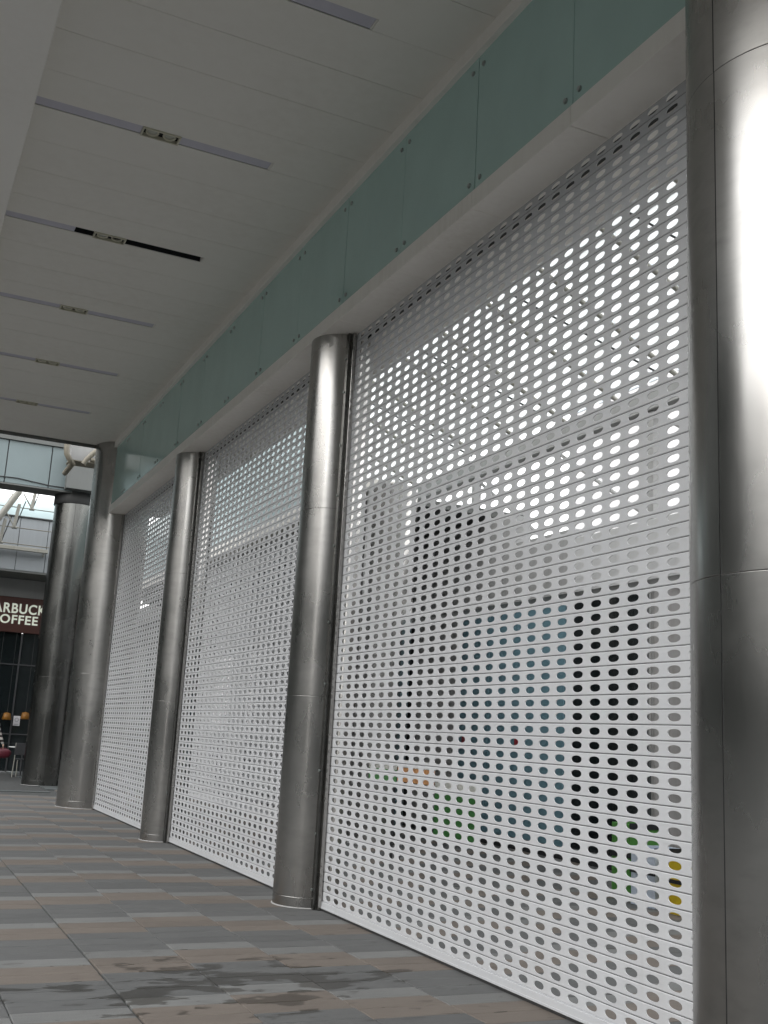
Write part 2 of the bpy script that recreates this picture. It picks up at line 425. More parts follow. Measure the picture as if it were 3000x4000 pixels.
# ---------------------------------------------------------------- perforated roller shutters
P, Q, Z0 = .08, .16715, .11466
HOLE_A, HOLE_B = .0505, .0214
def slat_mesh(name, ylo, yhi, holes, mat, nseg=26):
    """one perforated slat, local z = 0 at its middle, x = 0 mid thickness, front toward -x"""
    v = []; f = []; sm = []
    hz, ch = P / 2 - .0022, .004
    zi = hz - ch; xf, xb = -.0035, .0015
    def q(*vs_, s=False):
        k = len(v); v.extend(vs_); f.append(tuple(range(k, k + len(vs_)))); sm.append(s)
    def cell(ya, yb, yc):
        # matched rings: rectangle border and oval
        ring = []
        for i in range(nseg):
            a = 2 * math.pi * (i + .5) / nseg; c_, s_ = math.cos(a), math.sin(a)
            e = 2 / 2.25
            ey = yc + HOLE_A * math.copysign(abs(c_) ** e, c_); ez = HOLE_B * math.copysign(abs(s_) ** e, s_)
            ky = (yb - yc) if c_ > 0 else (yc - ya)
            tt = min(ky / max(abs(c_), 1e-6), zi / max(abs(s_) , 1e-6) )
            # map by angle in a normalised square so that corners stay covered
            m_ = max(abs(c_), abs(s_))
            by = yc + (c_ / m_) * ky; bz = (s_ / m_) * zi
            ring.append((ey, ez, by, bz))
        k = len(v)
        for ey, ez, by, bz in ring: v.extend([(xf, by, bz), (xf, ey, ez), (xb, ey, ez), (xb, by, bz)])
        for i in range(nseg):
            a, b = k + 4 * i, k + 4 * ((i + 1) % nseg)
            f.append((a, b, b + 1, a + 1)); sm.append(False)
            f.append((a + 1, b + 1, b + 2, a + 2)); sm.append(True)
            f.append((a + 2, b + 2, b + 3, a + 3)); sm.append(False)
        # square off the four corners of the border
        for sy, sz in ((1, 1), (-1, 1), (-1, -1), (1, -1)):
            Y = yb if sy > 0 else ya; Zc = sz * zi
            ps = [(by, bz) for _, _, by, bz in ring if (by - yc) * sy > 0 and bz * sz > 0]
            ontop = [p_ for p_ in ps if abs(abs(p_[1]) - zi) < 1e-6]; onside = [p_ for p_ in ps if abs(p_[0] - Y) < 1e-6]
            if ontop and onside:
                p1 = max(ontop, key=lambda p_: abs(p_[0] - yc)); p2 = max(onside, key=lambda p_: abs(p_[1]))
                tri = [(p1[0], p1[1]), (Y, Zc), p2]
                if sy * sz < 0: tri = tri[::-1]
                q(*[(xf, a_, b_) for a_, b_ in tri]); q(*[(xb, a_, b_) for a_, b_ in tri[::-1]])
    hs_ = sorted(holes); lo = hs_[0] - Q / 2; hi_ = hs_[-1] + Q / 2
    for yc in hs_: cell(yc - Q / 2, yc + Q / 2, yc)
    for a, b in ((ylo, lo), (hi_, yhi)):
        if b - a > 1e-4:
            q((xf, a, -zi), (xf, b, -zi), (xf, b, zi), (xf, a, zi)); q((xb, a, zi), (xb, b, zi), (xb, b, -zi), (xb, a, -zi))
    for s in (-1, 1):
        q((xf, ylo, s * zi), (xf, yhi, s * zi), (xf + .003, yhi, s * hz), (xf + .003, ylo, s * hz))
        q((xf + .003, ylo, s * hz), (xf + .003, yhi, s * hz), (xb, yhi, s * hz), (xb, ylo, s * hz))
        q((xb, ylo, s * zi), (xb, yhi, s * zi), (xb, yhi, s * hz), (xb, ylo, s * hz))
    # interlocking lip that closes the joint to the slat above
    q((.0030, ylo, hz - .004), (.0030, yhi, hz - .004), (.0030, yhi, hz + .0062), (.0030, ylo, hz + .0062))
    lip = len(f) - 1
    me = bpy.data.meshes.new(name); me.from_pydata(v, [], f); me.polygons.foreach_set('use_smooth', sm)
    me.materials.append(mat); me.materials.append(JOINT); me.polygons[lip].material_index = 1; me.update()
    bm = bmesh.new(); bm.from_mesh(me); bmesh.ops.remove_doubles(bm, verts=bm.verts, dist=1e-5); bmesh.ops.recalc_face_normals(bm, faces=bm.faces); bm.to_mesh(me); bm.free()
    return me
def shutter(label, xs, yl, nh, rows, mesh=None, rails=True, group='perforated white roller shutters'):
    """yl: far guide edge; slats run nearer from there"""
    first = yl - .130
    ylo = first - (nh - 1) * Q - .11
    t = thing('roller_shutter', label, 'shutter', (xs, yl, 0), group)
    if mesh is None: mesh = slat_mesh('slat', ylo - yl, -.004, [first - i * Q - yl for i in range(nh)], WHITE_SLAT)
    for j in range(rows):
        o = mesh_obj('slat', mesh, None, t); o.location = (random.uniform(-.0007, .0007), 0, Z0 + j * P)
        o.rotation_euler = (0, random.gauss(0, .011), 0)
    b = MB(); zt = Z0 - P / 2 - .001
    b.box(xs - .012, xs + .012, ylo, yl - .004, .020, zt, ch=.002); b.box(xs - .017, xs - .0125, ylo, yl - .004, .020, .034, ch=.001)
    br = b.build('bottom_rail', WHITE_SLAT, t)
    box('shadow_strip', CABLE, br, xs - .010, xs + .010, ylo, yl - .004, .0012, .0195)  # dark strip standing in for the shadow line under the bottom rail
    if rails:
        zt = Z0 + rows * P - P / 2
        for s, ye in ((1, yl), (-1, ylo)):
            g = MB(); a, b_ = (ye - .001, ye + .028) if s > 0 else (ye - .028, ye + .001)
            g.box(xs - .045, xs - .014, a - (.02 if s > 0 else 0), b_ + (0 if s > 0 else .02), .002, zt + .003, ch=.002)
            g.box(xs + .014, xs + .045, a - (.02 if s > 0 else 0), b_ + (0 if s > 0 else .02), .002, zt + .003, ch=.002)
            g.box(xs - .0135, xs + .0135, ye + .009 if s > 0 else ye - .028, ye + .028 if s > 0 else ye - .009, .002, zt + .003)
            gr = g.build('guide_rail', STEEL, t)
    return t, mesh
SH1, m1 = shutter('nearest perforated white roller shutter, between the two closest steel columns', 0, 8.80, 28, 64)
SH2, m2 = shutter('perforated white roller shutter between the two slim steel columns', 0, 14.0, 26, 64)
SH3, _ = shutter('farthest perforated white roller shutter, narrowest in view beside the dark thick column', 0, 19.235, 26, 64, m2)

# ---------------------------------------------------------------- stainless steel columns
def column(label, cx, cy, r, seams, ztop, seam_ang, mat, group, bands=.09, collar=False, name='steel_column'):
    t = thing(name, label, 'column', (cx, cy, 0), group)
    # dark core seen in the joints
    MB().lathe(cx, cy, [(r - .004, .0), (r - .004, ztop - .002)], 72).build('core', GROOVE, t)
    zs = [0.0, bands] + seams + [ztop]
    for i in range(len(zs) - 1):
        a, b = zs[i], zs[i + 1]
        ga = .0035 / r
        rr = r + (random.uniform(-.0012, .0012) if i else .002)
        pr = [(rr - .002, a + .0008), (rr, a + .0025), (rr, a + .0035), (rr, a + .012), (rr, (a + b) / 2), (rr, b - .012), (rr, b - .0035), (rr, b - .0025), (rr - .002, b - .0008)]
        tw = seam_ang + random.uniform(-.004, .004)
        nm = 'base_ring' if i == 0 else 'shell_section'
        MB().lathe(cx, cy, pr, 96, tw + ga, tw + 2 * math.pi - ga).build(nm, mat, t)
    MB().lathe(cx, cy, [(r + .012, .0015), (r + .008, .008), (r + .002, .010)], 72).build('sealant', GREYP, t)
    if collar: MB().lathe(cx, cy, [(r + .001, ztop - .30), (r + .03, ztop - .29), (r + .03, ztop - .01), (r, ztop)], 64).build('collar', GROOVE, t)
    return t
# seam of the nearest column: where the ray at azimuth 42.6 deg meets it
def seam_at(cx, cy, r, az):
    d = Vector((math.sin(R(az)), math.cos(R(az)))); o = Vector((M.translation.x, M.translation.y)) - Vector((cx, cy))
    b = o.dot(d); c = o.dot(o) - r * r; tt = -b - math.sqrt(max(b * b - c, 0)); p = o + d * tt
    return math.atan2(p.y, p.x)
column('thick stainless column at the right edge, brightly reflecting the sky', 0, 3.37, .55, [2.195, 4.56], HC, seam_at(0, 3.37, .55, 42.7), STEEL, 'thick stainless columns', .12)
c2 = column('slim stainless column between the nearest and the middle shutter', 0, 9.16, .30, [1.79, 3.50], H + .001, R(-80), STEEL, 'slim stainless columns under the beam')
c3 = column('slim stainless column between the middle and the farthest shutter', 0, 14.36, .30, [1.79, 3.50], H + .001, R(-80), STEEL, 'slim stainless columns under the beam')
column('thick stainless column at the far end of the glass band', 0, 19.82, .55, [2.31, 4.46], HC, R(-60), STEEL, 'thick stainless columns', .12)
column('dark thick column farthest away, in front of the cafe sign', .125, 26.15, .50, [2.45, 4.60], 6.86, R(-100), STEEL_SHADED, 'thick stainless columns', .12, collar=True)
# flat steel plates closing column and guide rail, with grimy fixings
for col, yc in ((c2, 9.16), (c3, 14.36)):
    box('rail_plate', STEEL_SHADED, col, -.075, -.046, yc - .335, yc - .262, .003, H - .002, ch=.002)
    for z in (.16, .62, 1.15, 1.9, 2.45, 3.15, 3.62, 4.1, 4.62, 4.95):
        MB().tube([(-.076, yc - .30, z), (-.084, yc - .30, z)], .012, 8).build('bolt', BOLT, col)

# ================================================================== BEYOND THE SHUTTERS
# second shutter line across the passage
m4 = slat_mesh('slat', -9.2, -.004, [-.13 - i * Q for i in range(54)], WHITE_SLAT, 14)
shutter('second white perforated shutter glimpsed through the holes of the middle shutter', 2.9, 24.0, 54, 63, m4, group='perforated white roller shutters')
lb = thing('lintel_beam', 'white beam above the shutter across the passage, glimpsed through holes', 'beam', (3.0, 14, 5.2))
for a in range(12): box('fascia_panel', CLAD, lb, 2.62, 3.2, 14.5 + a * 2 + .003, 16.5 + a * 2 - .003, 5.17, 5.36, ch=.003)
gb = thing('glass_band', 'teal glass band across the passage, glimpsed through holes of the middle shutter', 'glass band', (2.7, 14, 5.4))
for a in range(18): box('glass_pane', CANOPYG, gb, 2.66, 2.68, 14.5 + a * 1.25 + .004, 15.75 + a * 1.25 - .004, 5.37, 7.0, ch=.002)
column('slim stainless column across the passage, glimpsed through the nearest shutter', 3.0, 14.2, .38, [1.79, 3.50], 5.165, R(150), STEEL, 'slim stainless columns across the passage')
column('slim stainless column across the passage, glimpsed at the left of the middle shutter', 3.0, 24.9, .40, [1.79, 3.50], 5.165, R(150), STEEL_SHADED, 'slim stainless columns across the passage')
# shopfront across the passage
sf = thing('shopfront', 'dark shopfront with blue grey panels glimpsed through the nearest shutter', 'shop', (5.0, 8, 0))
box('plinth', DARK, sf, 4.93, 5.3, 6.0, 31, .0, .14, ch=.004)
y = 12.5
for i in range(3): box('panel', BLUEP, sf, 5.0, 5.08, 12.5 + i * 1.03 + .006, 12.5 + (i + 1) * 1.03 - .006, .15, 3.5, ch=.004)
for i in range(2): box('glass_pane', SHOPD, sf, 5.03, 5.08, 10.72 + i * .89 + .006, 10.72 + (i + 1) * .89 - .006, .15, 3.5)
co_ = MB(); n = 34
vv = []; 
for i in range(n + 1):
    yy = 6.0 + (10.7 - 6.0) * i / n; xx = 4.99 if i % 2 else 5.05
    vv += [(xx, yy, .15), (xx, yy, 3.5)]
co_.add(vv, [(2 * i, 2 * i + 2, 2 * i + 3, 2 * i + 1) for i in range(n)]).build('corrugated_sheet', CORR, sf)
for i in range(11): box('panel', [GREYP, SHOPD, SHOPD, GREYP, SHOPD, SHOPD, GREYP, SHOPD, GREYP, SHOPD, GREYP][i], sf, 5.0, 5.08, 15.62 + i * 1.4 + .006, 15.62 + (i + 1) * 1.4 - .006, .15, 3.5, ch=.004)
for i in range(4): box('fascia_panel', LGREY, sf, 4.90, 5.2, 6.0 + i * 1.55 + .004, 7.55 + i * 1.55 - .004, 3.58, 4.35, ch=.004)
for i in range(4): box('fascia_panel', GREYP, sf, 4.90, 5.2, 12.2 + i * 1.55 + .004, 13.75 + i * 1.55 - .004, 3.58, [4.5, 4.95, 5.3, 5.6][i], ch=.004)
for i in range(5): box('fascia_panel', LGREY, sf, 4.90, 5.2, 18.4 + i * 2.2 + .004, 20.6 + i * 2.2 - .004, 3.58, 5.0, ch=.004)
REDP = paint('red_print', (.30, .02, .03), .5)
for yy in (13.62, 15.2): box('red_sticker', REDP, sf, 4.985, 4.9985, yy, yy + .12, 1.38, 1.62)
box('shade_slab', MIDG, sf, 3.25, 5.6, 14.45, 32, 5.04, 5.15)  # slab added to keep skylight off the space behind the second shutter
# steel canopy across the passage: grey edge beam, rafters and purlins against the sky
cn = thing('steel_canopy', 'grey steel canopy frame glimpsed against the sky through the nearest shutter', 'canopy', (5.1, 8, 4.4))
box('edge_beam', GREYP, cn, 4.95, 5.2, 5.0, 32, 5.84, 6.12, ch=.005)
for i in range(6): box('post', GREYP, cn, 5.0, 5.12, 6.0 + i * 4.6, 6.12 + i * 4.6, 4.36, 5.838, ch=.004)
for i in range(13): MB().tube([(5.0, 5.2 + i * 1.22, 6.13), (.80, 5.2 + i * 1.22, 8.0)], .032, 8).build('rafter', WSTEEL, cn)
for i in range(12):
    for xa, xb in ((4.92, 3.75), (3.72, 2.6)):
        za, zb = (6.13 + (5.0 - q) / 4.2 * 1.87 + .05 for q in (xa, xb)); ya, yb = 5.2 + i * 1.22 + .02, 5.2 + (i + 1) * 1.22 - .02
        MB().add([(xa, ya, za), (xa, yb, za), (xb, yb, zb), (xb, ya, zb), (xa, ya, za + .012), (xa, yb, za + .012), (xb, yb, zb + .012), (xb, ya, zb + .012)],
                 [(0, 1, 2, 3), (7, 6, 5, 4), (0, 4, 5, 1), (1, 5, 6, 2), (2, 6, 7, 3), (3, 7, 4, 0)]).build('roof_pane', FROST, cn)
for i in range(3): MB().tube([(4.2 - i * 1.2, 5.0, 6.58 + i * .535), (4.2 - i * 1.2, 20.2, 6.58 + i * .535)], .022, 8).build('purlin', WSTEEL, cn)
for i in range(6): MB().tube([(4.9, 5.4 + i * 2.44, 6.20), (1.2, 6.3 + i * 2.44 + .2, 7.85)], .014, 6).build('brace', RAILD, cn)
for i in range(5): MB().tube([(5.06, 6.1 + i * 2.3, 4.4), (5.06, 8.3 + i * 2.3, 5.8)], .028, 8).build('brace', GREYP, cn)
# printed boards and crates standing in the passage
LBOARD = paint('bright_orange_print', (.85, .42, .18), .5, .05, 7); LGRN = paint('bright_green_print', (.16, .42, .16), .5, .05, 7); PAPERB = paint('white_print', (.82, .82, .76), .5, .04, 7)
for i, (y0, y1, z0, z1, m_, lab) in enumerate([(10.15, 11.15, .40, .93, GREEN, 'green printed board glimpsed low through the nearest shutter, right of the orange one'),
        (11.2, 12.15, .95, 1.12, LBOARD, 'orange and white printed board glimpsed low through the nearest shutter'),
        (12.2, 13.0, .92, 1.08, LGRN, 'pale green printed board glimpsed low through the nearest shutter, left of the orange one')]):
    t = thing('printed_board', lab, 'board', (2.3, (y0 + y1) / 2, 0), 'printed boards in the passage')
    box('print', m_, t, 2.30, 2.315, y0, y1, z0, z1)
    box('header', PAPERB, t, 2.30, 2.315, y0, y1, z1 + .002, z1 + .09)
    for s_ in (y0 + .08, y1 - .08): box('leg', RAILD, t, 2.317, 2.34, s_ - .015, s_ + .015, 0, z1)
for (x, y, w_, d_, h_), c, lab in (((3.3, 8.02, .4, .4, .50), paint('yellow_plastic', (.62, .45, .01), .5), 'yellow plastic crate glimpsed low through the nearest shutter beside the thick column'),
                    ((3.3, 8.50, .4, .36, .55), paint('blue_white_plastic', (.55, .62, .72), .5), 'pale blue crate glimpsed low through the nearest shutter'),
                    ((3.4, 9.0, .4, .3, .74), paint('green_plastic', (.08, .26, .05), .5), 'tall green crate glimpsed low through the nearest shutter')):
    t = thing('crate', lab, 'crate', (x, y, 0), 'plastic crates in the passage')
    box('base', c, t, x, x + w_, y, y + d_, .002, .03)
    for a in ((x, x + .02, y, y + d_), (x + w_ - .02, x + w_, y, y + d_), (x + .02, x + w_ - .02, y, y + .02), (x + .02, x + w_ - .02, y + d_ - .02, y + d_)): box('side', c, t, *a, .031, h_, ch=.003)
    MB().box(x - .01, x - .0005, y - .01, y + d_ + .01, h_ * .55, h_ * .62).box(x - .01, x + w_, y - .01, y - .0005, h_ - .05, h_ + .01).build('rim', DARK, t)
# far buildings seen through the holes and in the steel
def building(label, x0, x1, y0, y1, h, wall, face, nx, nz, zb=3.2, win=BGLASS, group='buildings round the plaza'):
    t = thing('building', label, 'building', ((x0 + x1) / 2, (y0 + y1) / 2, 0), group)
    box('wall', wall, t, x0, x1, y0, y1, -.05, h)
    box('roof', MIDG, t, x0 - .3, x1 + .3, y0 - .3, y1 + .3, h + .003, h + .5)
    dz = (h - zb) / nz
    L = (y1 - y0) if face in '-+' else (x1 - x0)
    for i in range(nx):
        for j in range(nz):
            a = L * (i + .18) / nx; b = L * (i + .82) / nx; z0 = zb + dz * (j + .2); z1 = zb + dz * (j + .8)
            if face == '-': f = MB().box(x0 - .06, x0 - .003, y0 + a, y0 + b, z0, z1)
            elif face == '+': f = MB().box(x1 + .003, x1 + .06, y0 + a, y0 + b, z0, z1)
            elif face == 'n': f = MB().box(x0 + a, x0 + b, y1 + .003, y1 + .06, z0, z1)
            else: f = MB().box(x0 + a, x0 + b, y0 - .06, y0 - .003, z0, z1)
            f.build('window', win, t)
    return t
building('unseen tall grey block added beyond the cafe to darken the left edges of the columns', -41, -6.5, 47, 60, 36, BWALL2, 'y', 9, 9, 1.0, SHOPD)  # out of view, added to block north sky from the column edges
building('low dark block beyond the passage, glimpsed through the farthest shutter', 5.0, 12, 31.6, 75, 5.12, BWALL2, '-', 14, 1, .6, MIDG)
building('pale tower with blue windows glimpsed high through the nearest shutter', 55, 62, 58, 84, 62, BWALL, '-', 7, 10, 30)
building('low grey block across the plaza, mirrored low in the steel columns', -64, -50, -26, 30, 21.0, BWALL2, '+', 14, 5, 1.0, SHOPD)
building('unseen grey block added behind the photographer to cut sky light, mirrored dark in the steel columns', -48, 24, -44, -26, 15, BWALL2, 'n', 16, 4, 1.0, SHOPD)  # out of view, put here to cut sky light on the slats
building('unseen tall grey tower added across the plaza to block sky, mirrored dark in the far columns', -66, -44, 30.5, 64, 36, BWALL2, '+', 9, 10, 1.0, SHOPD)  # added out of view to hold sun and sky off the far columns

# ================================================================== FAR END OF THE WALK
# clad bridge over the walk
bd = thing('clad_bridge', 'pale teal clad bridge crossing beyond the end of the ceiling', 'bridge', (-1, 25.7, 6.8))
xs_ = [-8.6 + i * .995 for i in range(12)]
for a, b in zip(xs_[:-1], xs_[1:]): box('clad_panel', TEAL2, bd, a + .012, b - .012, 25.66, 25.70, 6.84, 7.86, ch=.003)
box('core', GROOVE, bd, -8.6, 2.3, 25.705, 26.2, 6.86, 7.86)
box('soffit', MIDG, bd, -8.6, 2.3, 25.66, 26.35, 6.80, 6.835)
box('coping', MIDG, bd, -8.6, 2.3, 25.60, 26.35, 7.865, 8.7)
tag(MB().tube([(-2.4, 25.64, 6.95), (-1.75, 25.64, 6.96), (-1.35, 25.64, 6.97), (-.6, 25.64, 6.90), (0, 25.64, 6.90)], .012, 6).build('cable', CABLE, None), 'thin black cable drooping along the foot of the teal bridge', 'cable')
sw = thing('service_wall', 'dull grey wall panel above the dark column beside the bridge', 'wall', (.5, 25.4, 6.8))
box('panel', MIDG, sw, -.28, .75, 25.3, 25.6, 6.84, 7.75, ch=.004)
# drain pipes and duct box above the thick far column
tag(MB().tube([(-.97, 20.7, 7.0), (-.97, 20.7, 6.62), (-.955, 20.7, 6.52), (-.90, 20.7, 6.43), (-.83, 20.7, 6.34), (-.83, 21.6, 6.34)], .055, 14).build('drain_pipe', PIPE, None), 'cream elbowed drain pipe left of the small white duct box', 'pipe', 'drain pipes under the canopy edge')
tag(MB().tube([(-.35, 20.7, 6.72), (-.47, 20.7, 6.60), (-.58, 20.7, 6.46), (-.63, 20.7, 6.36)], .05, 14).tube([(-.50, 20.70, 6.47), (-.25, 20.7, 6.45)], .045, 14).build('drain_pipe', PIPE, None), 'cream branching drain pipe tucked against the thick far column', 'pipe', 'drain pipes under the canopy edge')
du = thing('duct_box', 'small white duct box between two cream pipes above the far column', 'duct', (-.6, 21.0, 6.45))
box('casing', GREYP, du, -.86, -.34, 20.85, 21.25, 6.46, 6.95, ch=.006); box('lid', PIPE, du, -.88, -.32, 20.83, 21.27, 6.44, 6.458, ch=.002)
# steel truss with stay cables in the gap below the bridge
tsx = thing('steel_truss', 'white steel truss with stay cables in the bright gap below the bridge', 'truss', (-1.2, 29, 5.8))
MB().tube([(-1.75, 29, 5.9), (-.95, 29, 7.35)], .085, 12).build('boom', WSTEEL, tsx)
MB().tube([(-1.62, 29.3, 6.0), (-1.05, 29.3, 7.3)], .05, 10).build('boom', PIPE, tsx)
for x, z in ((-1.28, 5.95), (-.98, 6.38), (-.60, 6.92)):
    MB().tube([(x, 29, z), (x + .07, 29, z + .62)], .045, 10).build('strut', WSTEEL, tsx)
    MB().tube([(x + .03, 29, z), (x + .22, 29, z + .72)], .014, 6).build('tie_rod', CABLE, tsx)
    MB().tube([(x - .24, 29, z + .38), (x, 29, z + .02)], .018, 6).build('brace', WSTEEL, tsx)
    MB().tube([(x - .05, 29, z - .015), (x + .08, 29, z - .015)], .035, 8).build('node', WSTEEL, tsx)
    MB().tube([(-3.4, 29, z - .005), (1.2, 29, z - .012)], .012, 6).build('stay_cable', PIPE, tsx)
# cafe building: overhanging pale storey, barrel canopy, sign and dark glass front
cf = thing('cafe_building', 'pale panelled cafe building with dark glass ground floor at far left', 'building', (-.5, 32, 0))
for i in range(10): box('wall_panel', WWALL, cf, -5.3 + i * .77 + .008, -4.53 + i * .77 - .008, 30.5, 30.56, 5.46, 6.92, ch=.003)
box('wall_core', GROOVE, cf, -5.3, 2.4, 30.565, 30.9, 5.47, 6.92)
box('overhang_soffit', MIDG, cf, -5.3, 2.4, 30.5, 33.0, 5.40, 5.455)
box('handrail', WSTEEL, cf, -5.3, .12, 30.30, 30.42, 5.98, 6.08, ch=.006)
for x in (-3.6, -1.9, .02): box('handrail_bracket', WSTEEL, cf, x - .02, x + .02, 30.38, 30.499, 5.9, 5.979)
box('upper_wall', GREYP, cf, -5.3, 2.4, 32.0, 32.15, 4.86, 5.395)
vv = []; nn = 14
for i in range(nn + 1):
    a = math.pi * i / nn
    for x in (-5.3, .32): vv.append((x, 31.15 - .62 * math.cos(a), 6.95 + .62 * math.sin(a)))
bc = MB().add(vv, [(2 * i, 2 * i + 1, 2 * i + 3, 2 * i + 2) for i in range(nn)], True).add([vv[2 * i + 1] for i in range(nn + 1)], [tuple(range(nn + 1))]).add([vv[2 * i] for i in range(nn + 1)], [tuple(range(nn + 1))[::-1]]).build('barrel_canopy', CANOPYG, cf)
box('canopy_gutter', GROOVE, cf, -5.3, .32, 30.46, 30.53, 6.93, 6.965)
for x in (-1.95, -1.02, -.1, .9): box('mullion', RAILD, cf, x - .02, x + .02, 31.98, 32.06, .02, 3.85)
for a, b in ((-5.2, -1.97), (-1.93, -1.04), (-1.0, -.12), (-.08, .88), (.92, 2.4)): box('glass_pane', SHOPD, cf, a, b, 32.02, 32.04, .02, 4.2)
for z in (1.02, 2.95): box('transom', RAILD, cf, -1.92, 2.4, 31.985, 32.01, z, z + .035)
# sign
sg = thing('cafe_sign', 'dark red brown fascia sign with pale capital letters over the cafe', 'sign', (-.36, 31.9, 4.3))
box('board', SIGNB, sg, -3.3, 1.8, 31.86, 31.99, 3.86, 4.86, ch=.006)
def letters(txt, cx, zbase, cap, width):
    cu = bpy.data.curves.new('letters', 'FONT'); cu.body = txt; cu.align_x = 'LEFT'; cu.size = 1.0; cu.offset = .020; cu.extrude = .03; cu.space_character = 1.10
    tmp = bpy.data.objects.new('letters', cu); C.objects.link(tmp)
    dg = bpy.context.evaluated_depsgraph_get(); me = bpy.data.meshes.new_from_object(tmp.evaluated_get(dg)); bpy.data.objects.remove(tmp)
    xs = [v.co.x for v in me.vertices]; ys = [v.co.y for v in me.vertices]; x0, x1, y0, y1 = min(xs), max(xs), min(ys), max(ys)
    for v in me.vertices:
        x = (v.co.x - x0) / (x1 - x0) * width - width / 2 + cx; z = (v.co.y - y0) / (y1 - y0) * cap + zbase
        v.co = Vector((x + .36, 31.838 - v.co.z * .5 - 31.9, z - 4.3))
    me.materials.clear(); me.materials.append(LETTER)
    return mesh_obj('lettering', me, LETTER, sg)
letters('STARBUCKS', -.375, 4.395, .285, 1.98)
letters('COFFEE', -.39, 4.095, .255, 1.30)
# notice on the glass
nb = thing('notice', 'small white paper notice stuck on the dark cafe window', 'notice', (0, 31.97, 1.4))
box('sheet', PAPER, nb, -.06, .12, 31.972, 31.976, 1.27, 1.54)
MB().lathe(0, 0, [(.04, 0), (.055, 0)], 24).build('x', INK, None)
_o = bpy.data.objects['x']; _o.name = 'ring_mark'; _o.parent = nb; _o.location = (.03, -.0015, .035); _o.rotation_euler = (R(90), 0, 0)
box('print_line', INK, nb, -.03, .09, 31.9705, 31.9715, 1.30, 1.315)
# amber shades hanging inside the cafe front
for i, (x, z) in enumerate(((-.62, 1.62), (-.27, 1.52), (.22, 1.56))):
    t = thing('lamp_shade', ['amber lamp shade at the left edge of the cafe window', 'amber lamp shade left of the white notice', 'amber lamp shade right of the white notice'][i], 'lamp shade', (x, 31.8, z), 'amber shades in the cafe window')
    MB().lathe(x, 31.75, [(.11, z - .10), (.13, z - .09), (.09, z + .08), (.02, z + .10)], 18).build('shade', YELLOW, t)
    MB().tube([(x, 31.75, z + .1), (x, 31.75, 3.84)], .006, 6).build('cord', CABLE, t)
# round terrace table and chairs
tt = thing('terrace_table', 'small round grey table on the dark cafe terrace', 'table', (.05, 30.0, .012))
MB().lathe(.05, 30.0, [(.0001, .745), (.36, .745), (.37, .735), (.36, .72), (.0001, .715)], 32).build('table_top', LGREY, tt)
MB().tube([(.05, 30, .03), (.05, 30, .72)], .025, 10).build('stem', RAILD, tt)
MB().lathe(.05, 30.0, [(.0001, .03), (.24, .02), (.25, .013)], 24).build('foot', RAILD, tt)
def chair(x, y, rz, label):
    t = thing('terrace_chair', label, 'chair', (0, 0, 0), 'dark chairs on the cafe terrace')
    box('seat', DARK, t, -.21, .21, -.2, .2, .43, .46, ch=.008)
    box('backrest', DARK, t, -.20, .20, .185, .21, .55, .85, ch=.008)
    for sx in (-1, 1):
        MB().tube([(sx * .18, -.18, 0), (sx * .18, -.17, .43)], .014, 8).build('leg', WSTEEL, t)
        MB().tube([(sx * .19, .22, 0), (sx * .18, .19, .45), (sx * .18, .20, .85)], .014, 8).build('leg', WSTEEL, t)
    t.location = (x, y, .012); t.rotation_euler.z = rz
chair(-.02, 29.1, R(160), 'dark terrace chair on the near side of the round table')
chair(.55, 30.3, R(-70), 'dark terrace chair right of the round table behind the column')

# ---------------------------------------------------------------- person at the left edge
STRIPE, t_, b_ = newmat('striped_knit')
sx = t_.nodes.new('ShaderNodeSeparateXYZ'); t_.links.new(t_.nodes.new('ShaderNodeNewGeometry').outputs['Position'], sx.inputs[0])
st = mathn(t_, 'GREATER_THAN', mathn(t_, 'FRACT', mathn(t_, 'MULTIPLY', sx.outputs[2], 9.0)), .5)
t_.links.new(mixc(t_, st, (.03, .02, .02), (.45, .43, .40)), b_.inputs['Base Color']); b_.inputs['Roughness'].default_value = .9
SKIN = paint('skin', (.42, .27, .2), .5, .05, 8, streak=False); HAIR = paint('hair', (.015, .012, .01), .5, .1, 8); TROUSER = paint('dark_trousers', (.02, .022, .03), .8, .1, 6); BAG = paint('dark_red_bag', (.10, .012, .022), .45, .15, 8); SHOE = paint('shoe', (.02, .02, .02), .5)
PX, PY = -1.06, 28.0
def skin_body(name, verts, edges, radii, root, mat, parent, sub=2):
    me = bpy.data.meshes.new(name); me.from_pydata(verts, edges, []); o = mesh_obj(name, me, mat, parent)
    md = o.modifiers.new('s', 'SKIN'); 
    for i, r in enumerate(radii):
        sv = me.skin_vertices[0].data[i]; sv.radius = (r, r) if not isinstance(r, tuple) else r; sv.use_root = (i == root)
    md.use_smooth_shade = True
    ms = o.modifiers.new('u', 'SUBSURF'); ms.levels = sub; ms.render_levels = sub
    return o
person = thing('person', 'person in a striped knit top holding a dark red bag, at the left edge', 'person', (PX, PY, .0))
V = [(0, 0, .94), (0, 0, 1.10), (0, .01, 1.28), (0, .02, 1.42), (0, .01, 1.50), (0, -.01, 1.57), (0, -.02, 1.66),
     (.10, 0, .90), (.11, -.02, .50), (.12, .03, .09), (.125, -.10, .035), (-.10, 0, .90), (-.11, .02, .50), (-.12, .08, .09), (-.125, -.05, .035),
     (.17, .01, 1.40), (.25, .02, 1.14), (.345, -.04, .90), (.375, -.05, .83), (-.17, .01, 1.40), (-.24, .03, 1.14), (-.26, -.04, .90), (-.265, -.05, .83)]
E_ = [(0, 1), (1, 2), (2, 3), (3, 4), (4, 5), (5, 6), (0, 7), (7, 8), (8, 9), (9, 10), (0, 11), (11, 12), (12, 13), (13, 14), (3, 15), (15, 16), (16, 17), (17, 18), (3, 19), (19, 20), (20, 21), (21, 22)]
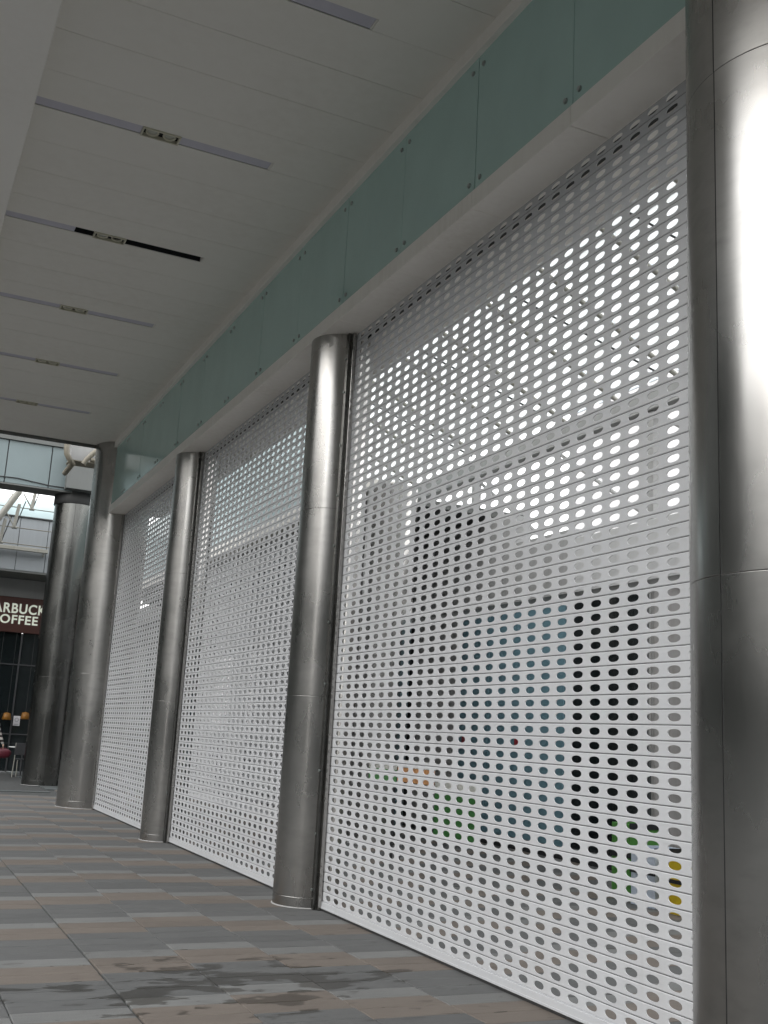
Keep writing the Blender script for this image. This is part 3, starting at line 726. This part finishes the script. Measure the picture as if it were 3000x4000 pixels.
RD = [(.15, .11), (.13, .10), (.15, .11), (.12, .09), .055, .085, .085, .09, .065, .042, .04, .09, .065, .042, .04, .065, .052, .042, .03, .065, .052, .042, .03]
body = skin_body('body', V, E_, RD, 0, STRIPE, person)
body.data.materials.append(SKIN); body.data.materials.append(TROUSER)
# trousers, hair, hands, shoes worn over the body
skin_body('trousers', [(0, 0, .98), (.10, 0, .90), (.11, -.02, .50), (.12, .03, .10), (-.10, 0, .90), (-.11, .02, .50), (-.12, .08, .10)], [(0, 1), (1, 2), (2, 3), (0, 4), (4, 5), (5, 6)], [(.16, .12), .105, .08, .06, .105, .08, .06], 0, TROUSER, person)
bm = bmesh.new(); bmesh.ops.create_uvsphere(bm, u_segments=20, v_segments=14, radius=1)
for v in bm.verts:
    v.co = Vector((v.co.x * .085, v.co.y * .098, v.co.z * .118))
    if v.co.y < -.08 and -.02 < v.co.z < .02 and abs(v.co.x) < .02: v.co.y -= .018
me = bpy.data.meshes.new('head'); bm.to_mesh(me); bm.free(); me.polygons.foreach_set('use_smooth', [True] * len(me.polygons)); hd = mesh_obj('head', me, SKIN, person); hd.location = (0, -.025, 1.625)
bm = bmesh.new(); bmesh.ops.create_uvsphere(bm, u_segments=20, v_segments=14, radius=1)
bmesh.ops.delete(bm, geom=[v for v in bm.verts if v.co.y < -.35 and v.co.z < .45 or v.co.z < -.75], context='VERTS')
for v in bm.verts: v.co = Vector((v.co.x * .097, v.co.y * .110, v.co.z * .130))
me = bpy.data.meshes.new('hair'); bm.to_mesh(me); bm.free(); me.polygons.foreach_set('use_smooth', [True] * len(me.polygons)); hr = mesh_obj('hair', me, HAIR, person); hr.location = (0, -.015, 1.632)
for sx_, hx in ((1, .38), (-1, -.267)):
    vs_ = [(hx, -.05, .845), (hx + .005 * sx_, -.055, .79)]; es = [(0, 1)]; rd = [.026, .030]
    for q in range(4):
        k = len(vs_); oy = -.085 + q * .02
        vs_ += [(hx + .008 * sx_, oy, .765), (hx + .006 * sx_, oy - .004, .735 + .004 * abs(q - 1.5)), (hx - .008 * sx_, oy - .006, .712 + .004 * abs(q - 1.5))]; es += [(1, k), (k, k + 1), (k + 1, k + 2)]; rd += [.0095, .0088, .0075]
    k = len(vs_); vs_ += [(hx - .004 * sx_, -.095, .795), (hx - .012 * sx_, -.105, .765)]; es += [(1, k), (k, k + 1)]; rd += [.011, .009]
    skin_body('hand', vs_, es, rd, 0, SKIN, person, 1)
for sx_, y in ((.125, -.06), (-.125, -.01)):
    MB().box(PX + sx_ - .045, PX + sx_ + .045, PY + y - .11, PY + y + .13, .002, .075, ch=.02).build('shoe', SHOE, person)
bagt = thing('handbag', 'dark red handbag hanging from the hand of the person at the left edge', 'bag', (PX + .40, PY - .06, .52))
bm = bmesh.new(); bmesh.ops.create_uvsphere(bm, u_segments=20, v_segments=12, radius=1)
for v in bm.verts: v.co = Vector((math.copysign(abs(v.co.x) ** .7, v.co.x) * .19, math.copysign(abs(v.co.y) ** .8, v.co.y) * .09, math.copysign(abs(v.co.z) ** .75, v.co.z) * .12 * (1 - .15 * abs(v.co.x))))
me = bpy.data.meshes.new('bag_body'); bm.to_mesh(me); bm.free(); me.polygons.foreach_set('use_smooth', [True] * len(me.polygons)); ob = mesh_obj('bag_body', me, BAG, bagt); ob.location = (0, 0, .10)
MB().tube([(PX + .40 - .10, PY - .06, .70), (PX + .40 - .06, PY - .06, .745), (PX + .385, PY - .06, .757), (PX + .40 + .06, PY - .06, .745), (PX + .40 + .10, PY - .06, .70)], .009, 8).build('strap', BAG, bagt)
